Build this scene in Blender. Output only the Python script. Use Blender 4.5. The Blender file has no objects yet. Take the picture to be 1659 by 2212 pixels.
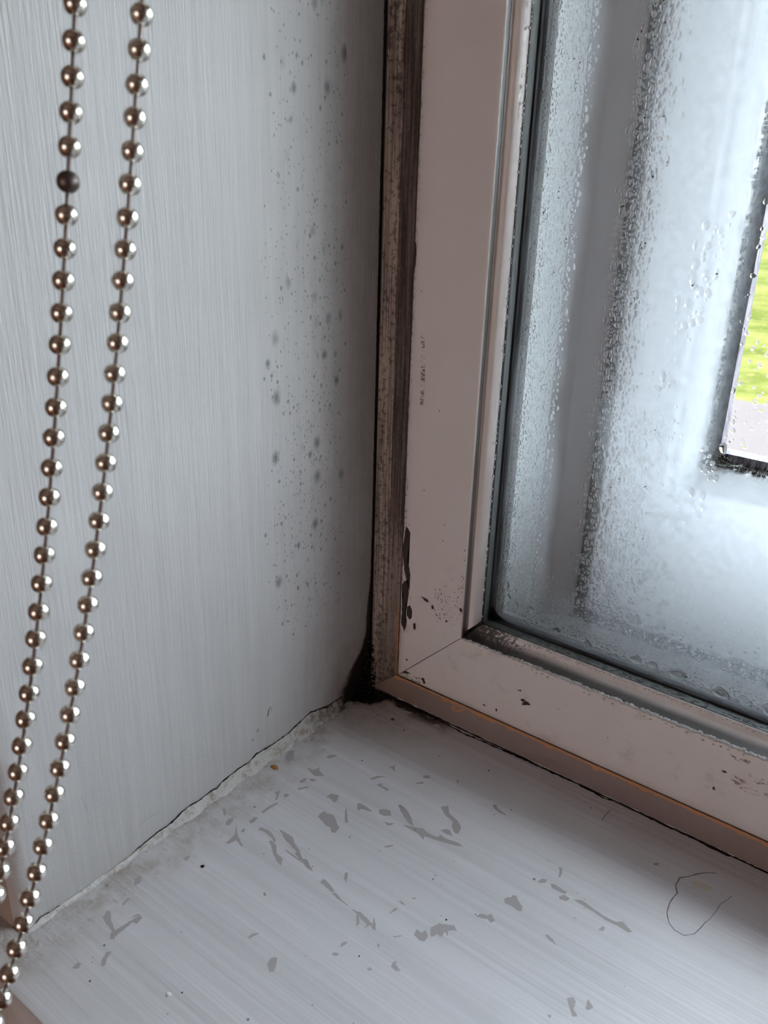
import bpy, bmesh, math, random
from mathutils import Vector, Matrix
C = bpy.context.scene.collection
SC = bpy.context.scene
PI = math.pi

# ------------------------------------------------------------------ camera
F_PX = 1849.8
cam_d = bpy.data.cameras.new('camera')
cam = bpy.data.objects.new('camera', cam_d); C.objects.link(cam); SC.camera = cam
yaw, pitch, roll = 0.64192, 0.4007, 0.0294
fw = Vector((-math.sin(yaw)*math.cos(pitch), math.cos(yaw)*math.cos(pitch), -math.sin(pitch)))
r0 = fw.cross(Vector((0, 0, 1))).normalized(); u0 = r0.cross(fw)
rv = math.cos(roll)*r0+math.sin(roll)*u0; uv = -math.sin(roll)*r0+math.cos(roll)*u0
M = Matrix((rv, uv, -fw)).transposed().to_4x4(); M.translation = Vector((.26011, -.33893, .29306))
cam.matrix_world = M
cam_d.sensor_fit = 'VERTICAL'; cam_d.sensor_height = 36; cam_d.lens = F_PX/2212*36
cam_d.clip_start = .01; cam_d.clip_end = 500
cam_d.dof.use_dof = True; cam_d.dof.focus_distance = .46; cam_d.dof.aperture_fstop = 26

# ------------------------------------------------------------------ sky and lights
w = bpy.data.worlds.new('world'); SC.world = w; w.use_nodes = True
bg = w.node_tree.nodes['Background']
bg.inputs[0].default_value = (.88, .94, 1.0, 1); bg.inputs[1].default_value = 14.3   # flat overcast sky
def area(name, loc, rot, size, power, col):
    l = bpy.data.lights.new(name, 'AREA'); l.size = size; l.energy = power; l.color = col
    o = bpy.data.objects.new(name, l); o.location = loc; o.rotation_euler = rot; C.objects.link(o); return o
area('room_fill', (.25, -3.1, .25), (PI/2, 0, 0), 1.1, 18, (1, .84, .76))  # added warm fill at the back of the room, for the frame face

vs = SC.view_settings
vs.view_transform = 'Standard'; vs.look = 'None'; vs.exposure = 0.0; vs.gamma = 1; vs.use_curve_mapping = False
SC.cycles.use_denoising = True
SC.cycles.max_bounces = 9; SC.cycles.transparent_max_bounces = 24; SC.cycles.transmission_bounces = 7
SC.cycles.caustics_reflective = False; SC.cycles.caustics_refractive = False

# ------------------------------------------------------------------ object helpers
def link(name, me, mats, parent=None):
    o = bpy.data.objects.new(name, me); C.objects.link(o)
    for m in (mats if isinstance(mats, (list, tuple)) else [mats]): me.materials.append(m)
    if parent: o.parent = parent
    return o
def empty(name, loc=(0, 0, 0)):
    o = bpy.data.objects.new(name, None); C.objects.link(o); o.location = loc; o.empty_display_size = .01; return o
def tag(o, label, cat, group=None, kind=None):
    o['label'] = label; o['category'] = cat
    if group: o['group'] = group
    if kind: o['kind'] = kind
    return o
def fin(bm, name, smooth=35):
    bmesh.ops.recalc_face_normals(bm, faces=bm.faces)
    if smooth:
        for f in bm.faces: f.smooth = True
        for e in bm.edges:
            if len(e.link_faces) != 2 or e.calc_face_angle(3) > math.radians(smooth): e.smooth = False
    me = bpy.data.meshes.new(name); bm.to_mesh(me); bm.free(); return me
def box(bm, x0, x1, y0, y1, z0, z1, bev=0, seg=2):
    vsx = [bm.verts.new(p) for p in ((x0, y0, z0), (x1, y0, z0), (x1, y1, z0), (x0, y1, z0), (x0, y0, z1), (x1, y0, z1), (x1, y1, z1), (x0, y1, z1))]
    fs = [bm.faces.new([vsx[i] for i in q]) for q in ((3, 2, 1, 0), (4, 5, 6, 7), (0, 1, 5, 4), (1, 2, 6, 5), (2, 3, 7, 6), (3, 0, 4, 7))]
    if bev:
        es = set(e for f in fs for e in f.edges)
        bmesh.ops.bevel(bm, geom=list(es), offset=bev, segments=seg, profile=.5, affect='EDGES')
def boxobj(name, dims, mat, parent=None, bev=0):
    bm = bmesh.new(); box(bm, *dims, bev=bev); return link(name, fin(bm, name), mat, parent)
def sweep(name, prof, rect, side, mat, parent, cut=(0, 0), smooth=35):
    """mitred length of a picture-frame section: prof = [(inset, y)] closed; rect = outer x0,x1,z0,z1"""
    x0, x1, z0, z1 = rect; bm = bmesh.new(); A = []; B = []
    for w_, y in prof:
        if side == 'L': a, b = (x0+w_, y, z0+w_+cut[0]), (x0+w_, y, z1-w_-cut[1])
        if side == 'R': a, b = (x1-w_, y, z0+w_+cut[0]), (x1-w_, y, z1-w_-cut[1])
        if side == 'B': a, b = (x0+w_+cut[0], y, z0+w_), (x1-w_-cut[1], y, z0+w_)
        if side == 'T': a, b = (x0+w_+cut[0], y, z1-w_), (x1-w_-cut[1], y, z1-w_)
        A.append(bm.verts.new(a)); B.append(bm.verts.new(b))
    n = len(prof)
    for i in range(n): bm.faces.new((A[i], A[(i+1) % n], B[(i+1) % n], B[i]))
    bm.faces.new(A); bm.faces.new(B[::-1])
    return link(name, fin(bm, name, smooth), mat, parent)
def rag(pts, rnd, amt, sub=2):
    """ragged outline: subdivide a polygon and jitter it"""
    out = []
    n = len(pts)
    for i in range(n):
        a, b = pts[i], pts[(i+1) % n]
        for k in range(sub):
            t = k/sub
            j = amt if k else amt*.3
            out.append((a[0]+(b[0]-a[0])*t+rnd.uniform(-j, j), a[1]+(b[1]-a[1])*t+rnd.uniform(-j, j)))
    return out
def ribbon(bm, pts, wfun, off, mi):
    """flat irregular strip along 2-D pts; off(u,v) -> 3-D"""
    L = []; R = []
    for i, p in enumerate(pts):
        a = pts[max(i-1, 0)]; b = pts[min(i+1, len(pts)-1)]
        d = Vector((b[0]-a[0], b[1]-a[1])).normalized(); n = Vector((-d.y, d.x)); w_ = wfun(i)
        L.append(bm.verts.new(off(p[0]+n.x*w_, p[1]+n.y*w_))); R.append(bm.verts.new(off(p[0]-n.x*w_, p[1]-n.y*w_)))
    for i in range(len(pts)-1):
        f = bm.faces.new((L[i], L[i+1], R[i+1], R[i])); f.material_index = mi
def resample(pts, step, rnd=None, amt=0):
    out = []
    for a, b in zip(pts, pts[1:]):
        d = math.hypot(b[0]-a[0], b[1]-a[1]); n = max(1, int(d/step))
        for k in range(n):
            t = k/n; q = [a[0]+(b[0]-a[0])*t, a[1]+(b[1]-a[1])*t]
            if rnd and k: q[0] += rnd.uniform(-amt, amt); q[1] += rnd.uniform(-amt, amt)
            out.append(tuple(q))
    out.append(pts[-1]); return out

# ------------------------------------------------------------------ material helper
class NT:
    def __init__(s, name):
        s.mt = bpy.data.materials.new(name); s.mt.use_nodes = True; s.t = s.mt.node_tree
        s.n = s.t.nodes; s.b = s.n['Principled BSDF']; s.out = s.n['Material Output']
        s.g = s.n.new('ShaderNodeNewGeometry'); s.pos = s.g.outputs['Position']
        sx = s.n.new('ShaderNodeSeparateXYZ'); s.t.links.new(s.pos, sx.inputs[0]); s.x, s.y, s.z = sx.outputs
    def put(s, v, i):
        if isinstance(v, (int, float)): i.default_value = v
        elif isinstance(v, tuple): i.default_value = v+(1,) if len(v) == 3 and len(i.default_value) == 4 else v
        else: s.t.links.new(v, i)
    def m(s, op, a, b=0, c=0):
        n = s.n.new('ShaderNodeMath'); n.operation = op
        for v, i in zip((a, b, c), n.inputs): s.put(v, i)
        return n.outputs[0]
    def mul(s, a, b): return s.m('MULTIPLY', a, b)
    def add(s, a, b): return s.m('ADD', a, b)
    def sub(s, a, b): return s.m('SUBTRACT', a, b)
    def mx(s, a, b): return s.m('MAXIMUM', a, b)
    def vec(s, sx, sy, sz, off=(0, 0, 0)):
        n = s.n.new('ShaderNodeMapping'); s.t.links.new(s.pos, n.inputs[0]); n.inputs['Scale'].default_value = (sx, sy, sz); n.inputs['Location'].default_value = off
        return n.outputs[0]
    def noise(s, v, scale, det=4, rough=.6, dist=0):
        n = s.n.new('ShaderNodeTexNoise'); s.put(v, n.inputs['Vector']); n.inputs['Scale'].default_value = scale
        n.inputs['Detail'].default_value = det; n.inputs['Roughness'].default_value = rough; n.inputs['Distortion'].default_value = dist
        return n.outputs[0]
    def vor(s, v, scale, rand=1):
        n = s.n.new('ShaderNodeTexVoronoi'); s.put(v, n.inputs['Vector']); n.inputs['Scale'].default_value = scale; n.inputs['Randomness'].default_value = rand
        sx = s.n.new('ShaderNodeSeparateXYZ'); s.t.links.new(n.outputs['Color'], sx.inputs[0])
        return n.outputs['Distance'], sx.outputs[0], sx.outputs[1]
    def ss(s, v, a, b, lo=0, hi=1):
        n = s.n.new('ShaderNodeMapRange'); n.interpolation_type = 'SMOOTHSTEP'; s.put(v, n.inputs[0])
        s.put(a, n.inputs[1]); s.put(b, n.inputs[2]); n.inputs[3].default_value = lo; n.inputs[4].default_value = hi
        return n.outputs[0]
    def mix(s, f, a, b):
        n = s.n.new('ShaderNodeMix'); n.data_type = 'RGBA'; s.put(f, n.inputs[0]); s.put(a, n.inputs[6]); s.put(b, n.inputs[7]); return n.outputs[2]
    def bump(s, h, dist, strength=1, prev=None):
        n = s.n.new('ShaderNodeBump'); s.put(h, n.inputs['Height']); n.inputs['Distance'].default_value = dist; n.inputs['Strength'].default_value = strength
        if prev is not None: s.t.links.new(prev, n.inputs['Normal'])
        return n.outputs[0]
    def done(s, col, rough=.5, nrm=None, **k):
        s.put(col, s.b.inputs['Base Color']); s.put(rough, s.b.inputs['Roughness'])
        if nrm is not None: s.t.links.new(nrm, s.b.inputs['Normal'])
        for a, v in k.items(): s.put(v, s.b.inputs[a.replace('_', ' ')])
        return s.mt
def plain(name, col, rough=.5, **k): return NT(name).done(col, rough, **k)
CHIPS=[[(6.4,-79.5),(4.2,-74.2),(6.1,-71.6),(8.5,-74.7),(10.6,-78.0),(10.2,-79.8),(7.9,-80.3)],[(22.2,-64.9),(23.1,-62.3),(26.3,-60.2),(25.7,-63.0),(24.3,-65.2)],[(20.3,-77.9),(24.3,-76.7),(25.3,-73.3),(26.5,-75.4),(31.4,-76.9),(27.8,-79.9),(24.6,-79.3)],[(24.6,-88.3),(24.5,-85.0),(25.8,-83.6),(26.7,-86.6),(25.6,-88.4)],[(27.1,-83.5),(28.3,-81.9),(30.3,-81.6),(29.8,-83.5),(28.3,-84.1)],[(26.9,-92.3),(30.1,-87.5),(31.1,-88.4),(28.2,-92.6)],[(50.4,-63.8),(52.1,-59.6),(55.8,-57.6),(53.3,-61.1),(51.4,-64.2)],[(52.7,-50.5),(54.4,-47.7),(57.1,-51.8),(54.8,-50.7)],[(70.1,-44.9),(72.4,-42.7),(73.8,-43.8),(72.7,-45.7),(70.8,-45.9)],[(70.0,-52.0),(72.8,-48.5),(73.7,-49.5),(70.8,-52.4)],[(55.9,-65.5),(57.0,-62.6),(58.7,-64.0),(62.7,-63.7),(63.0,-65.6),(59.9,-65.4)],[(84.6,-36.3),(86.7,-36.5),(86.9,-39.1)],[(20.3,-101.0),(21.7,-98.7),(25.0,-104.5),(24.2,-105.3),(22.7,-102.6)],[(24.8,-99.8),(26.0,-97.6),(27.7,-98.8),(26.8,-101.0)],[(25.0,-115.2),(24.9,-109.8),(26.4,-105.2),(27.1,-106.7),(26.3,-112.5),(26.0,-115.5)],[(42.1,-87.7),(42.3,-84.6),(46.2,-82.9),(47.9,-86.0),(48.1,-88.4),(44.8,-87.5)],[(8.9,-125.5),(9.8,-124.2),(13.5,-126.8),(13.1,-127.9)],[(17.2,-131.1),(16.0,-128.1),(17.4,-126.1),(19.0,-128.1),(19.6,-130.9),(18.5,-131.7)],[(26.3,-139.6),(25.9,-133.7),(23.7,-130.7),(21.1,-127.7),(26.2,-131.9),(28.5,-133.2),(34.3,-135.9),(33.1,-136.4),(28.9,-135.2),(28.1,-138.9)],[(26.5,-130.0),(26.2,-127.9),(27.6,-127.9),(27.7,-130.3)],[(24.4,-122.9),(24.9,-120.9),(24.7,-119.4),(26.3,-118.8),(27.1,-121.8),(26.4,-123.7)],[(32.4,-124.5),(31.6,-122.4),(36.2,-121.3),(39.8,-122.4),(43.0,-123.8),(43.7,-125.5),(40.0,-123.9),(34.1,-123.6)],[(40.8,-126.3),(41.8,-125.1),(45.1,-125.9),(48.5,-129.1),(53.1,-129.9),(55.3,-133.5),(51.5,-132.6),(47.7,-130.6),(43.8,-127.7)],[(39.0,-118.0),(41.9,-117.5),(47.6,-117.6),(50.8,-119.7),(55.3,-121.4),(59.9,-124.4),(62.0,-123.5),(68.6,-127.0),(64.7,-127.1),(60.3,-125.5),(55.2,-124.5),(55.2,-123.0),(50.2,-121.7),(45.7,-120.8),(42.1,-119.0)],[(50.4,-125.8),(50.7,-125.1),(56.0,-125.3),(59.6,-125.4),(61.8,-126.5)],[(48.0,-100.4),(47.4,-98.4),(47.9,-95.4),(49.9,-96.3),(51.4,-95.1),(54.1,-95.4),(58.5,-98.5),(60.4,-99.3),(61.2,-103.1),(59.4,-104.1),(57.2,-101.9),(54.6,-102.4),(51.1,-101.2)],[(54.7,-88.2),(55.3,-87.7),(58.8,-91.6),(61.6,-94.3),(60.7,-95.5),(58.6,-93.4)],[(56.7,-81.4),(58.8,-80.5),(62.7,-80.8),(66.3,-81.3),(63.9,-82.4),(60.5,-83.4),(60.4,-85.7)],[(67.5,-78.6),(68.6,-76.9),(72.0,-75.3),(74.6,-77.9),(72.1,-80.0),(69.3,-80.2)],[(73.9,-83.1),(76.8,-82.4),(78.5,-81.0),(78.7,-82.5),(77.0,-84.2)],[(72.8,-70.0),(73.7,-68.8),(78.1,-70.0),(82.3,-72.5),(87.3,-76.8),(83.4,-76.5),(76.7,-72.8)],[(83.0,-79.4),(83.3,-78.6),(87.3,-77.2),(91.0,-75.3),(94.2,-75.9),(99.5,-75.5),(100.1,-73.2),(102.7,-73.8),(109.3,-72.3),(112.3,-72.9),(107.8,-75.0),(100.5,-77.1),(94.6,-78.8),(95.4,-80.8),(91.0,-79.3)],[(89.7,-58.0),(91.9,-55.0),(95.5,-59.2),(101.1,-60.5),(104.8,-63.2),(106.1,-67.4),(104.5,-68.3),(101.4,-66.0),(99.6,-62.5),(94.2,-61.1)],[(98.4,-70.9),(99.8,-68.6),(101.7,-68.2),(104.6,-70.6),(102.0,-71.1)],[(108.5,-40.9),(109.6,-39.5),(111.6,-41.0),(118.0,-43.1),(114.0,-43.3),(110.2,-42.4)],[(83.9,-95.5),(86.6,-91.9),(86.9,-93.1),(84.7,-95.8)],[(74.7,-129.6),(74.7,-127.1),(77.4,-127.3),(83.5,-129.3),(81.9,-130.6),(77.2,-129.6)],[(82.4,-130.8),(83.9,-129.5),(89.4,-131.1),(94.0,-131.5),(90.0,-131.6),(86.0,-131.5)],[(94.4,-132.0),(98.6,-130.8),(106.1,-132.3),(104.3,-129.4),(106.7,-131.2),(108.9,-134.0),(107.1,-134.3),(106.1,-132.9),(105.0,-134.8),(104.8,-136.1),(104.5,-134.2),(99.3,-132.8)],[(97.6,-132.3),(99.3,-132.8),(101.7,-135.8),(101.4,-137.3)],[(79.8,-118.4),(80.7,-117.7),(82.5,-120.2),(83.7,-122.5),(81.8,-121.7),(80.8,-120.2)],[(106.7,-116.1),(108.7,-115.6),(110.8,-116.0),(109.6,-116.8)],[(108.0,-123.6),(108.4,-120.0),(109.5,-118.8),(109.1,-121.7),(108.5,-123.8)],[(110.9,-111.6),(111.8,-110.0),(112.4,-110.6),(111.5,-111.7)],[(136.9,-102.5),(138.4,-99.4),(140.6,-99.2),(141.4,-97.3),(144.6,-99.2),(143.8,-101.3),(141.9,-100.4),(138.6,-102.0)],[(122.3,-126.0),(121.7,-122.8),(124.2,-123.2),(124.6,-121.1),(127.2,-122.7),(127.5,-125.9),(125.2,-126.7)],[(127.5,-121.8),(125.6,-118.5),(127.1,-114.8),(128.6,-114.2),(132.4,-111.8),(134.9,-113.5),(133.2,-114.5),(132.1,-115.7),(133.4,-117.7),(131.1,-117.1),(132.0,-119.4),(130.6,-119.9),(129.4,-119.6),(128.6,-122.4)],[(115.9,-132.1),(119.7,-128.1),(116.9,-132.0)],[(102.4,-148.8),(102.0,-146.8),(103.3,-145.0),(103.8,-146.5),(103.1,-148.7)],[(102.0,-153.4),(102.9,-152.1),(104.6,-151.7),(104.3,-153.1),(102.9,-153.8)],[(71.0,-169.0),(70.8,-167.1),(72.7,-164.0),(73.0,-165.0),(72.2,-167.4),(71.6,-169.0)],[(85.6,-172.7),(84.7,-170.1),(86.4,-168.1),(88.0,-169.7),(90.1,-173.5),(88.6,-174.7)],[(113.2,-138.3),(114.6,-138.3),(115.0,-139.7),(114.2,-139.6)],[(124.1,-143.6),(123.2,-141.5),(124.2,-139.8),(124.7,-141.4),(128.1,-142.6),(126.6,-143.8)],[(116.9,-149.9),(117.9,-148.6),(119.0,-149.3),(118.3,-150.4)],[(67.7,-101.3),(67.3,-99.8),(68.4,-100.8),(68.7,-101.8)],[(44.4,-134.0),(44.1,-132.5),(44.8,-132.8)],[(6.0,-60.1),(6.2,-56.4),(9.1,-59.3),(8.2,-60.9)],[(59.9,-149.0),(60.2,-148.3),(61.9,-149.3),(61.1,-149.7)],[(27.5,-155.7),(28.6,-154.1),(29.7,-155.4),(28.9,-156.2)],[(141.7,-87.2),(142.6,-85.1),(143.7,-84.7),(143.6,-82.9),(144.9,-82.1),(146.9,-84.0),(150.0,-85.5),(150.8,-88.2),(149.5,-88.7),(145.4,-88.4),(143.4,-88.8)],[(148.4,-69.5),(149.2,-66.8),(151.2,-65.8),(151.6,-67.9),(149.8,-69.6)],[(152.0,-56.5),(153.4,-55.6),(154.5,-57.8),(155.3,-61.2),(154.4,-61.6),(153.6,-58.6)],[(153.4,-67.1),(155.2,-66.2),(160.8,-66.8),(161.3,-68.3),(158.2,-68.7),(154.9,-68.8)],[(159.5,-71.4),(160.9,-68.8),(163.9,-69.1),(162.9,-71.2),(160.8,-72.2)],[(164.8,-68.6),(166.4,-67.7),(168.4,-66.7),(173.0,-67.4),(178.5,-68.4),(184.0,-68.1),(186.4,-66.2),(191.6,-68.5),(190.4,-69.9),(185.4,-69.4),(180.8,-70.1),(174.6,-69.1),(168.7,-69.0)],[(164.1,-92.8),(164.7,-91.4),(167.6,-92.3),(170.1,-93.9),(167.1,-93.8)],[(184.2,-27.4),(185.1,-25.8),(186.8,-25.8),(185.9,-28.0)],[(183.9,-112.7),(185.6,-110.8),(187.3,-111.9),(187.8,-115.3),(190.4,-117.0),(188.8,-118.3),(185.8,-115.1)],[(191.3,-112.5),(190.3,-108.1),(193.4,-109.9),(192.6,-112.2)],[(181.3,-123.4),(182.4,-122.6),(182.7,-123.9),(181.8,-124.1)],[(180.1,-76.5),(180.8,-73.6),(181.6,-73.6),(182.1,-75.5)],[(145.6,-55.5),(147.0,-55.7),(147.0,-56.4)],[(11.4,-178.5),(11.5,-176.3),(12.7,-175.6),(14.6,-177.5),(14.9,-179.3),(14.3,-180.9)],[(18.5,-190.1),(17.4,-187.0),(18.4,-185.4),(19.1,-187.1),(19.5,-190.1)],[(18.0,-199.2),(16.0,-196.0),(17.8,-195.1),(21.2,-197.6),(26.6,-199.7),(27.3,-201.0),(22.5,-200.3)],[(26.9,-200.0),(27.4,-196.8),(27.9,-192.7),(28.6,-188.8),(30.5,-189.1),(31.2,-192.3),(29.2,-193.0),(29.3,-196.7),(29.4,-201.1),(30.0,-202.9),(28.5,-203.6),(26.6,-201.5)],[(26.8,-192.6),(27.0,-189.1),(28.8,-188.6)],[(32.6,-208.3),(34.1,-206.7),(35.3,-209.6),(37.3,-211.8),(36.7,-213.4),(34.6,-211.9)],[(28.5,-220.6),(28.0,-218.0),(29.4,-217.3),(30.5,-219.0),(29.7,-220.4)],[(18.4,-157.7),(19.2,-154.6),(20.6,-155.3),(20.9,-158.1)],[(27.5,-155.8),(28.5,-154.1),(30.0,-155.0),(29.3,-156.5)],[(6.5,-198.3),(7.1,-196.5),(9.2,-197.1)],[(9.0,-223.8),(6.6,-221.7),(7.5,-221.4),(9.0,-222.9)]]
PALE=[[(201.5,-27.2),(202.5,-25.4),(205.3,-24.1),(209.8,-24.4),(209.9,-27.0),(208.3,-28.2),(205.1,-28.2),(204.0,-29.4)],[(195.8,-28.5),(196.6,-27.2),(197.8,-28.3),(197.5,-30.2)],[(196.8,-33.6),(197.9,-32.7),(199.3,-38.1),(198.3,-37.6)]]
RING=[[(208.8,-14.9),(205.8,-16.8),(203.0,-19.6),(198.9,-25.6),(196.8,-27.7),(196.8,-33.6),(198.9,-37.1),(198.2,-44.0),(199.0,-49.5),(201.7,-54.5),(204.8,-56.7),(208.8,-56.9),(212.0,-53.2),(213.2,-47.6),(214.7,-40.5),(215.6,-31.2),(217.9,-23.7)],[(154.8,-16.8),(154.7,-12.2),(155.2,-7.4)]]
SP=[[(21.5,75.1),(23.3,78.5),(25.8,80.0),(26.5,72.8),(25.7,67.0),(24.7,62.5),(25.9,53.8),(24.7,46.9),(23.4,50.0),(22.0,52.3),(22.6,58.9),(22.7,65.9),(23.3,69.6)],[(25.8,63.6),(27.6,65.3),(29.1,62.0),(29.1,57.8),(27.7,56.2),(25.8,58.0)],[(33.9,73.0),(36.8,72.7),(39.4,71.9),(39.1,70.8),(37.3,71.1)],[(41.3,69.9),(42.4,70.2),(43.0,68.4),(41.8,68.0)],[(58.6,74.8),(60.4,74.8),(60.5,72.8),(59.5,72.8)],[(24.3,21.2),(26.6,22.6),(29.7,22.4),(28.9,21.7),(25.5,20.6)],[(37.3,22.4),(38.8,23.4),(40.5,20.8),(39.4,19.2)],[(98.7,36.0),(100.9,37.0),(100.7,35.5),(99.5,35.3)],[(101.3,36.1),(104.6,35.2),(99.7,33.0),(100.2,34.2)],[(96.3,40.7),(98.8,41.5),(98.0,40.4)],[(49.3,68.0),(50.2,67.8),(49.8,66.9)],[(50.6,64.1),(52.0,65.0),(51.9,63.7),(51.0,63.4)],[(30.4,54.8),(31.5,55.3),(32.0,52.6),(31.3,50.6),(30.5,52.0)],[(76.8,23.2),(78.5,23.6),(79.2,22.5),(78.3,22.5)],[(26.6,30.7),(27.3,31.0),(27.6,29.7),(26.6,29.6)],[(85.0,24.1),(86.0,24.2),(86.0,22.5),(85.5,22.6)],[(21.3,255.1),(22.2,251.5),(22.2,244.0),(20.9,239.1),(20.7,247.6)],[(23.0,110.8),(25.8,108.0),(25.5,99.4),(24.5,91.7),(27.0,83.7),(26.8,73.5),(22.8,84.9),(21.1,96.8)],[(196.9,33.1),(197.6,33.7),(198.2,32.4),(197.4,31.9)],[(198.9,43.6),(200.4,43.9),(201.7,43.3),(200.0,43.0)]]
SM=[[(203.2,41.8),(204.9,43.7),(206.6,42.6),(208.6,44.7),(210.3,42.1),(207.1,39.9),(205.5,38.0)],[(209.7,47.3),(211.4,48.7),(213.5,47.4),(217.9,48.2),(218.3,46.0),(214.1,44.2)],[(206.6,38.6),(211.7,40.8),(219.2,41.4),(219.5,39.6),(212.3,37.6)],[(200.7,53.6),(204.7,53.1),(209.1,54.4),(210.2,53.0),(207.3,52.0),(203.4,51.5)],[(52.4,84.4),(57.8,86.0),(61.2,86.2),(56.5,84.7)],[(25.1,21.2),(30.4,22.4),(34.3,22.5),(37.7,22.5),(40.1,20.6),(37.5,19.1),(32.9,19.7),(28.2,20.3)],[(43.7,67.3),(47.9,68.2),(47.8,63.4),(45.3,63.8)],[(27.0,213.4),(28.8,213.1),(30.5,192.6),(30.3,177.8),(28.2,177.4),(28.2,192.2)]]
ORANGE=[[(56.7,10.9),(58.5,12.8),(62.0,14.7),(62.0,13.7),(59.2,12.1),(59.0,10.8),(60.1,10.4),(63.5,13.0),(64.8,15.4),(66.6,15.1),(64.4,11.1),(60.9,9.2),(58.0,8.9)],[(74.4,2.3),(77.1,3.2),(76.6,1.8),(74.8,1.4)]]
CRK=[[(-222.1,0.6),(-219.4,-0.0),(-216.1,2.2),(-209.6,0.9),(-208.0,1.5),(-203.7,-3.5),(-201.9,-3.7),(-192.0,-0.2),(-184.6,-0.9),(-177.3,-0.8),(-171.5,0.8),(-167.6,1.9),(-162.4,2.5),(-155.9,3.1),(-151.4,2.5),(-146.4,3.4),(-142.2,5.0),(-136.6,5.2),(-132.3,4.5),(-125.0,5.1),(-120.6,4.2),(-117.5,5.8),(-105.1,6.8),(-98.7,6.2),(-93.7,8.3),(-82.1,7.0),(-69.9,7.1),(-64.5,8.4),(-52.7,10.7),(-38.1,6.2),(-26.1,6.8)]]
CRK2=[[(20.2,-3.5),(35.7,-2.2),(43.7,-2.2),(55.0,-2.8),(68.5,-4.8),(79.0,-2.8),(87.3,-2.6),(98.2,-1.5),(119.6,-0.9),(134.7,0.1),(148.4,-2.5),(156.7,0.9),(161.3,-0.4),(171.3,-0.3),(182.9,-0.8),(193.6,0.3),(207.1,-1.7),(214.6,0.9),(226.8,-0.1),(234.8,0.3)]]
WL=[[(-165.9,13.9),(-161.4,14.5),(-156.8,14.2),(-154.2,13.7)],[(-188.9,38.5),(-189.6,41.3),(-191.2,47.9)]]
mm = .001
# reference planes (metres): reveal x=0, batten face y=0, sill z=0
A_X, A_Z = .02087, .01724          # inner edge of the timber battens
YF, WF = -.00165, .040             # front face and width of the white frame
BLZ = .44                           # lower edge of the added sky-blocking blind
X1, Z1, D = .95, .62, .2245       # opening width, height, reveal depth

# ------------------------------------------------------------------ materials
# reveal paint with mould
n = NT('reveal_paint')
st = n.noise(n.vec(60, 900, 45), 1, 4, .6)
st2 = n.noise(n.vec(30, 260, 9), 1, 3, .6)
dg = n.noise(n.vec(100, 90, 620, (3, 1, 2)), 1, 4, .65)
lowz = n.ss(n.z, .02, .14, 1, 0)
h = n.add(n.mul(st, n.ss(n.z, .02, .14, .25, 1)), n.add(n.mul(dg, n.mul(lowz, .8)), n.mul(st2, .7)))
ay = n.m('ABSOLUTE', n.y)
big = n.noise(n.vec(1, 1, .55), 22, 3, .6)
band = n.mul(n.mul(n.ss(ay, .018, .038), n.ss(ay, .095, .05)), n.mul(n.ss(n.z, .05, .09), n.ss(n.z, .40, .2, .35, 1)))
def spots(sc, thr, rmin, rmax, seed, soft=.35):
    v = n.vec(1, 1, .72, (seed, seed, seed)); d_, c1, c2 = n.vor(v, sc)
    wob = n.mul(n.sub(n.noise(n.pos, sc*3, 2), .5), .16)
    r = n.add(n.mul(c2, rmax-rmin), rmin)
    inside = n.ss(n.add(d_, wob), n.mul(r, soft), r, 1, 0)
    return n.mul(inside, n.m('GREATER_THAN', n.mul(band, n.add(n.mul(big, 1.1), .25)), n.add(thr, n.mul(c1, .6))))
s1 = n.mul(spots(110, .16, .12, .44, .3, .05), .75)
s2 = n.mul(spots(280, .12, .10, .36, .7, .3), .65)
s3 = n.mul(spots(620, .20, .12, .36, .1, .5), .6)
sp_ = n.mx(s1, n.mx(s2, s3))
cn = n.noise(n.pos, 120, 5, .7); cn2 = n.noise(n.pos, 520, 4, .7)
# black mould: a thin line up the corner that swells at the foot
wid = n.add(n.ss(n.z, .0, .040, .027, .0011), n.mul(n.ss(n.z, .08, .04), .004))
cor = n.ss(n.sub(n.mul(ay, n.add(.55, n.mul(cn, .9))), n.mul(cn2, .001)), n.mul(wid, .75), n.mul(wid, 1.12), 1, 0)
mildew_shade = n.mul(n.ss(ay, .095, .0, 0, .68), n.ss(n.z, .30, .0, .75, 1))  # brown mildew stain that also paints shade into the wall toward the corner
mildew_shade = n.mul(mildew_shade, n.ss(n.add(n.mul(cn, .5), n.mul(big, .5)), .3, .7, .45, 1))
base = n.mix(n.ss(st2, .3, .7), (.50, .49, .495), (.545, .535, .54))
base = n.mix(n.mul(n.ss(dg, .55, .8), n.mul(lowz, .5)), base, (.45, .45, .53))
base = n.mix(mildew_shade, base, (.22, .18, .165))
base = n.mix(sp_, base, (.05, .058, .06))
base = n.mix(cor, base, (.006, .005, .005))
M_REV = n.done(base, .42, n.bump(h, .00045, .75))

# room and wall body
n = NT('room_paint'); M_ROOM = n.done(n.mix(n.noise(n.pos, 3), (.36, .29, .25), (.40, .33, .28)), .8, n.bump(n.noise(n.pos, 200), .0005, .4))
M_FLOOR = plain('room_floor_wood', (.22, .12, .07), .5)
n = NT('brick_outside'); M_BRICK = n.done(n.mix(n.noise(n.pos, 30), (.35, .17, .12), (.5, .3, .22)), .9)

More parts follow.
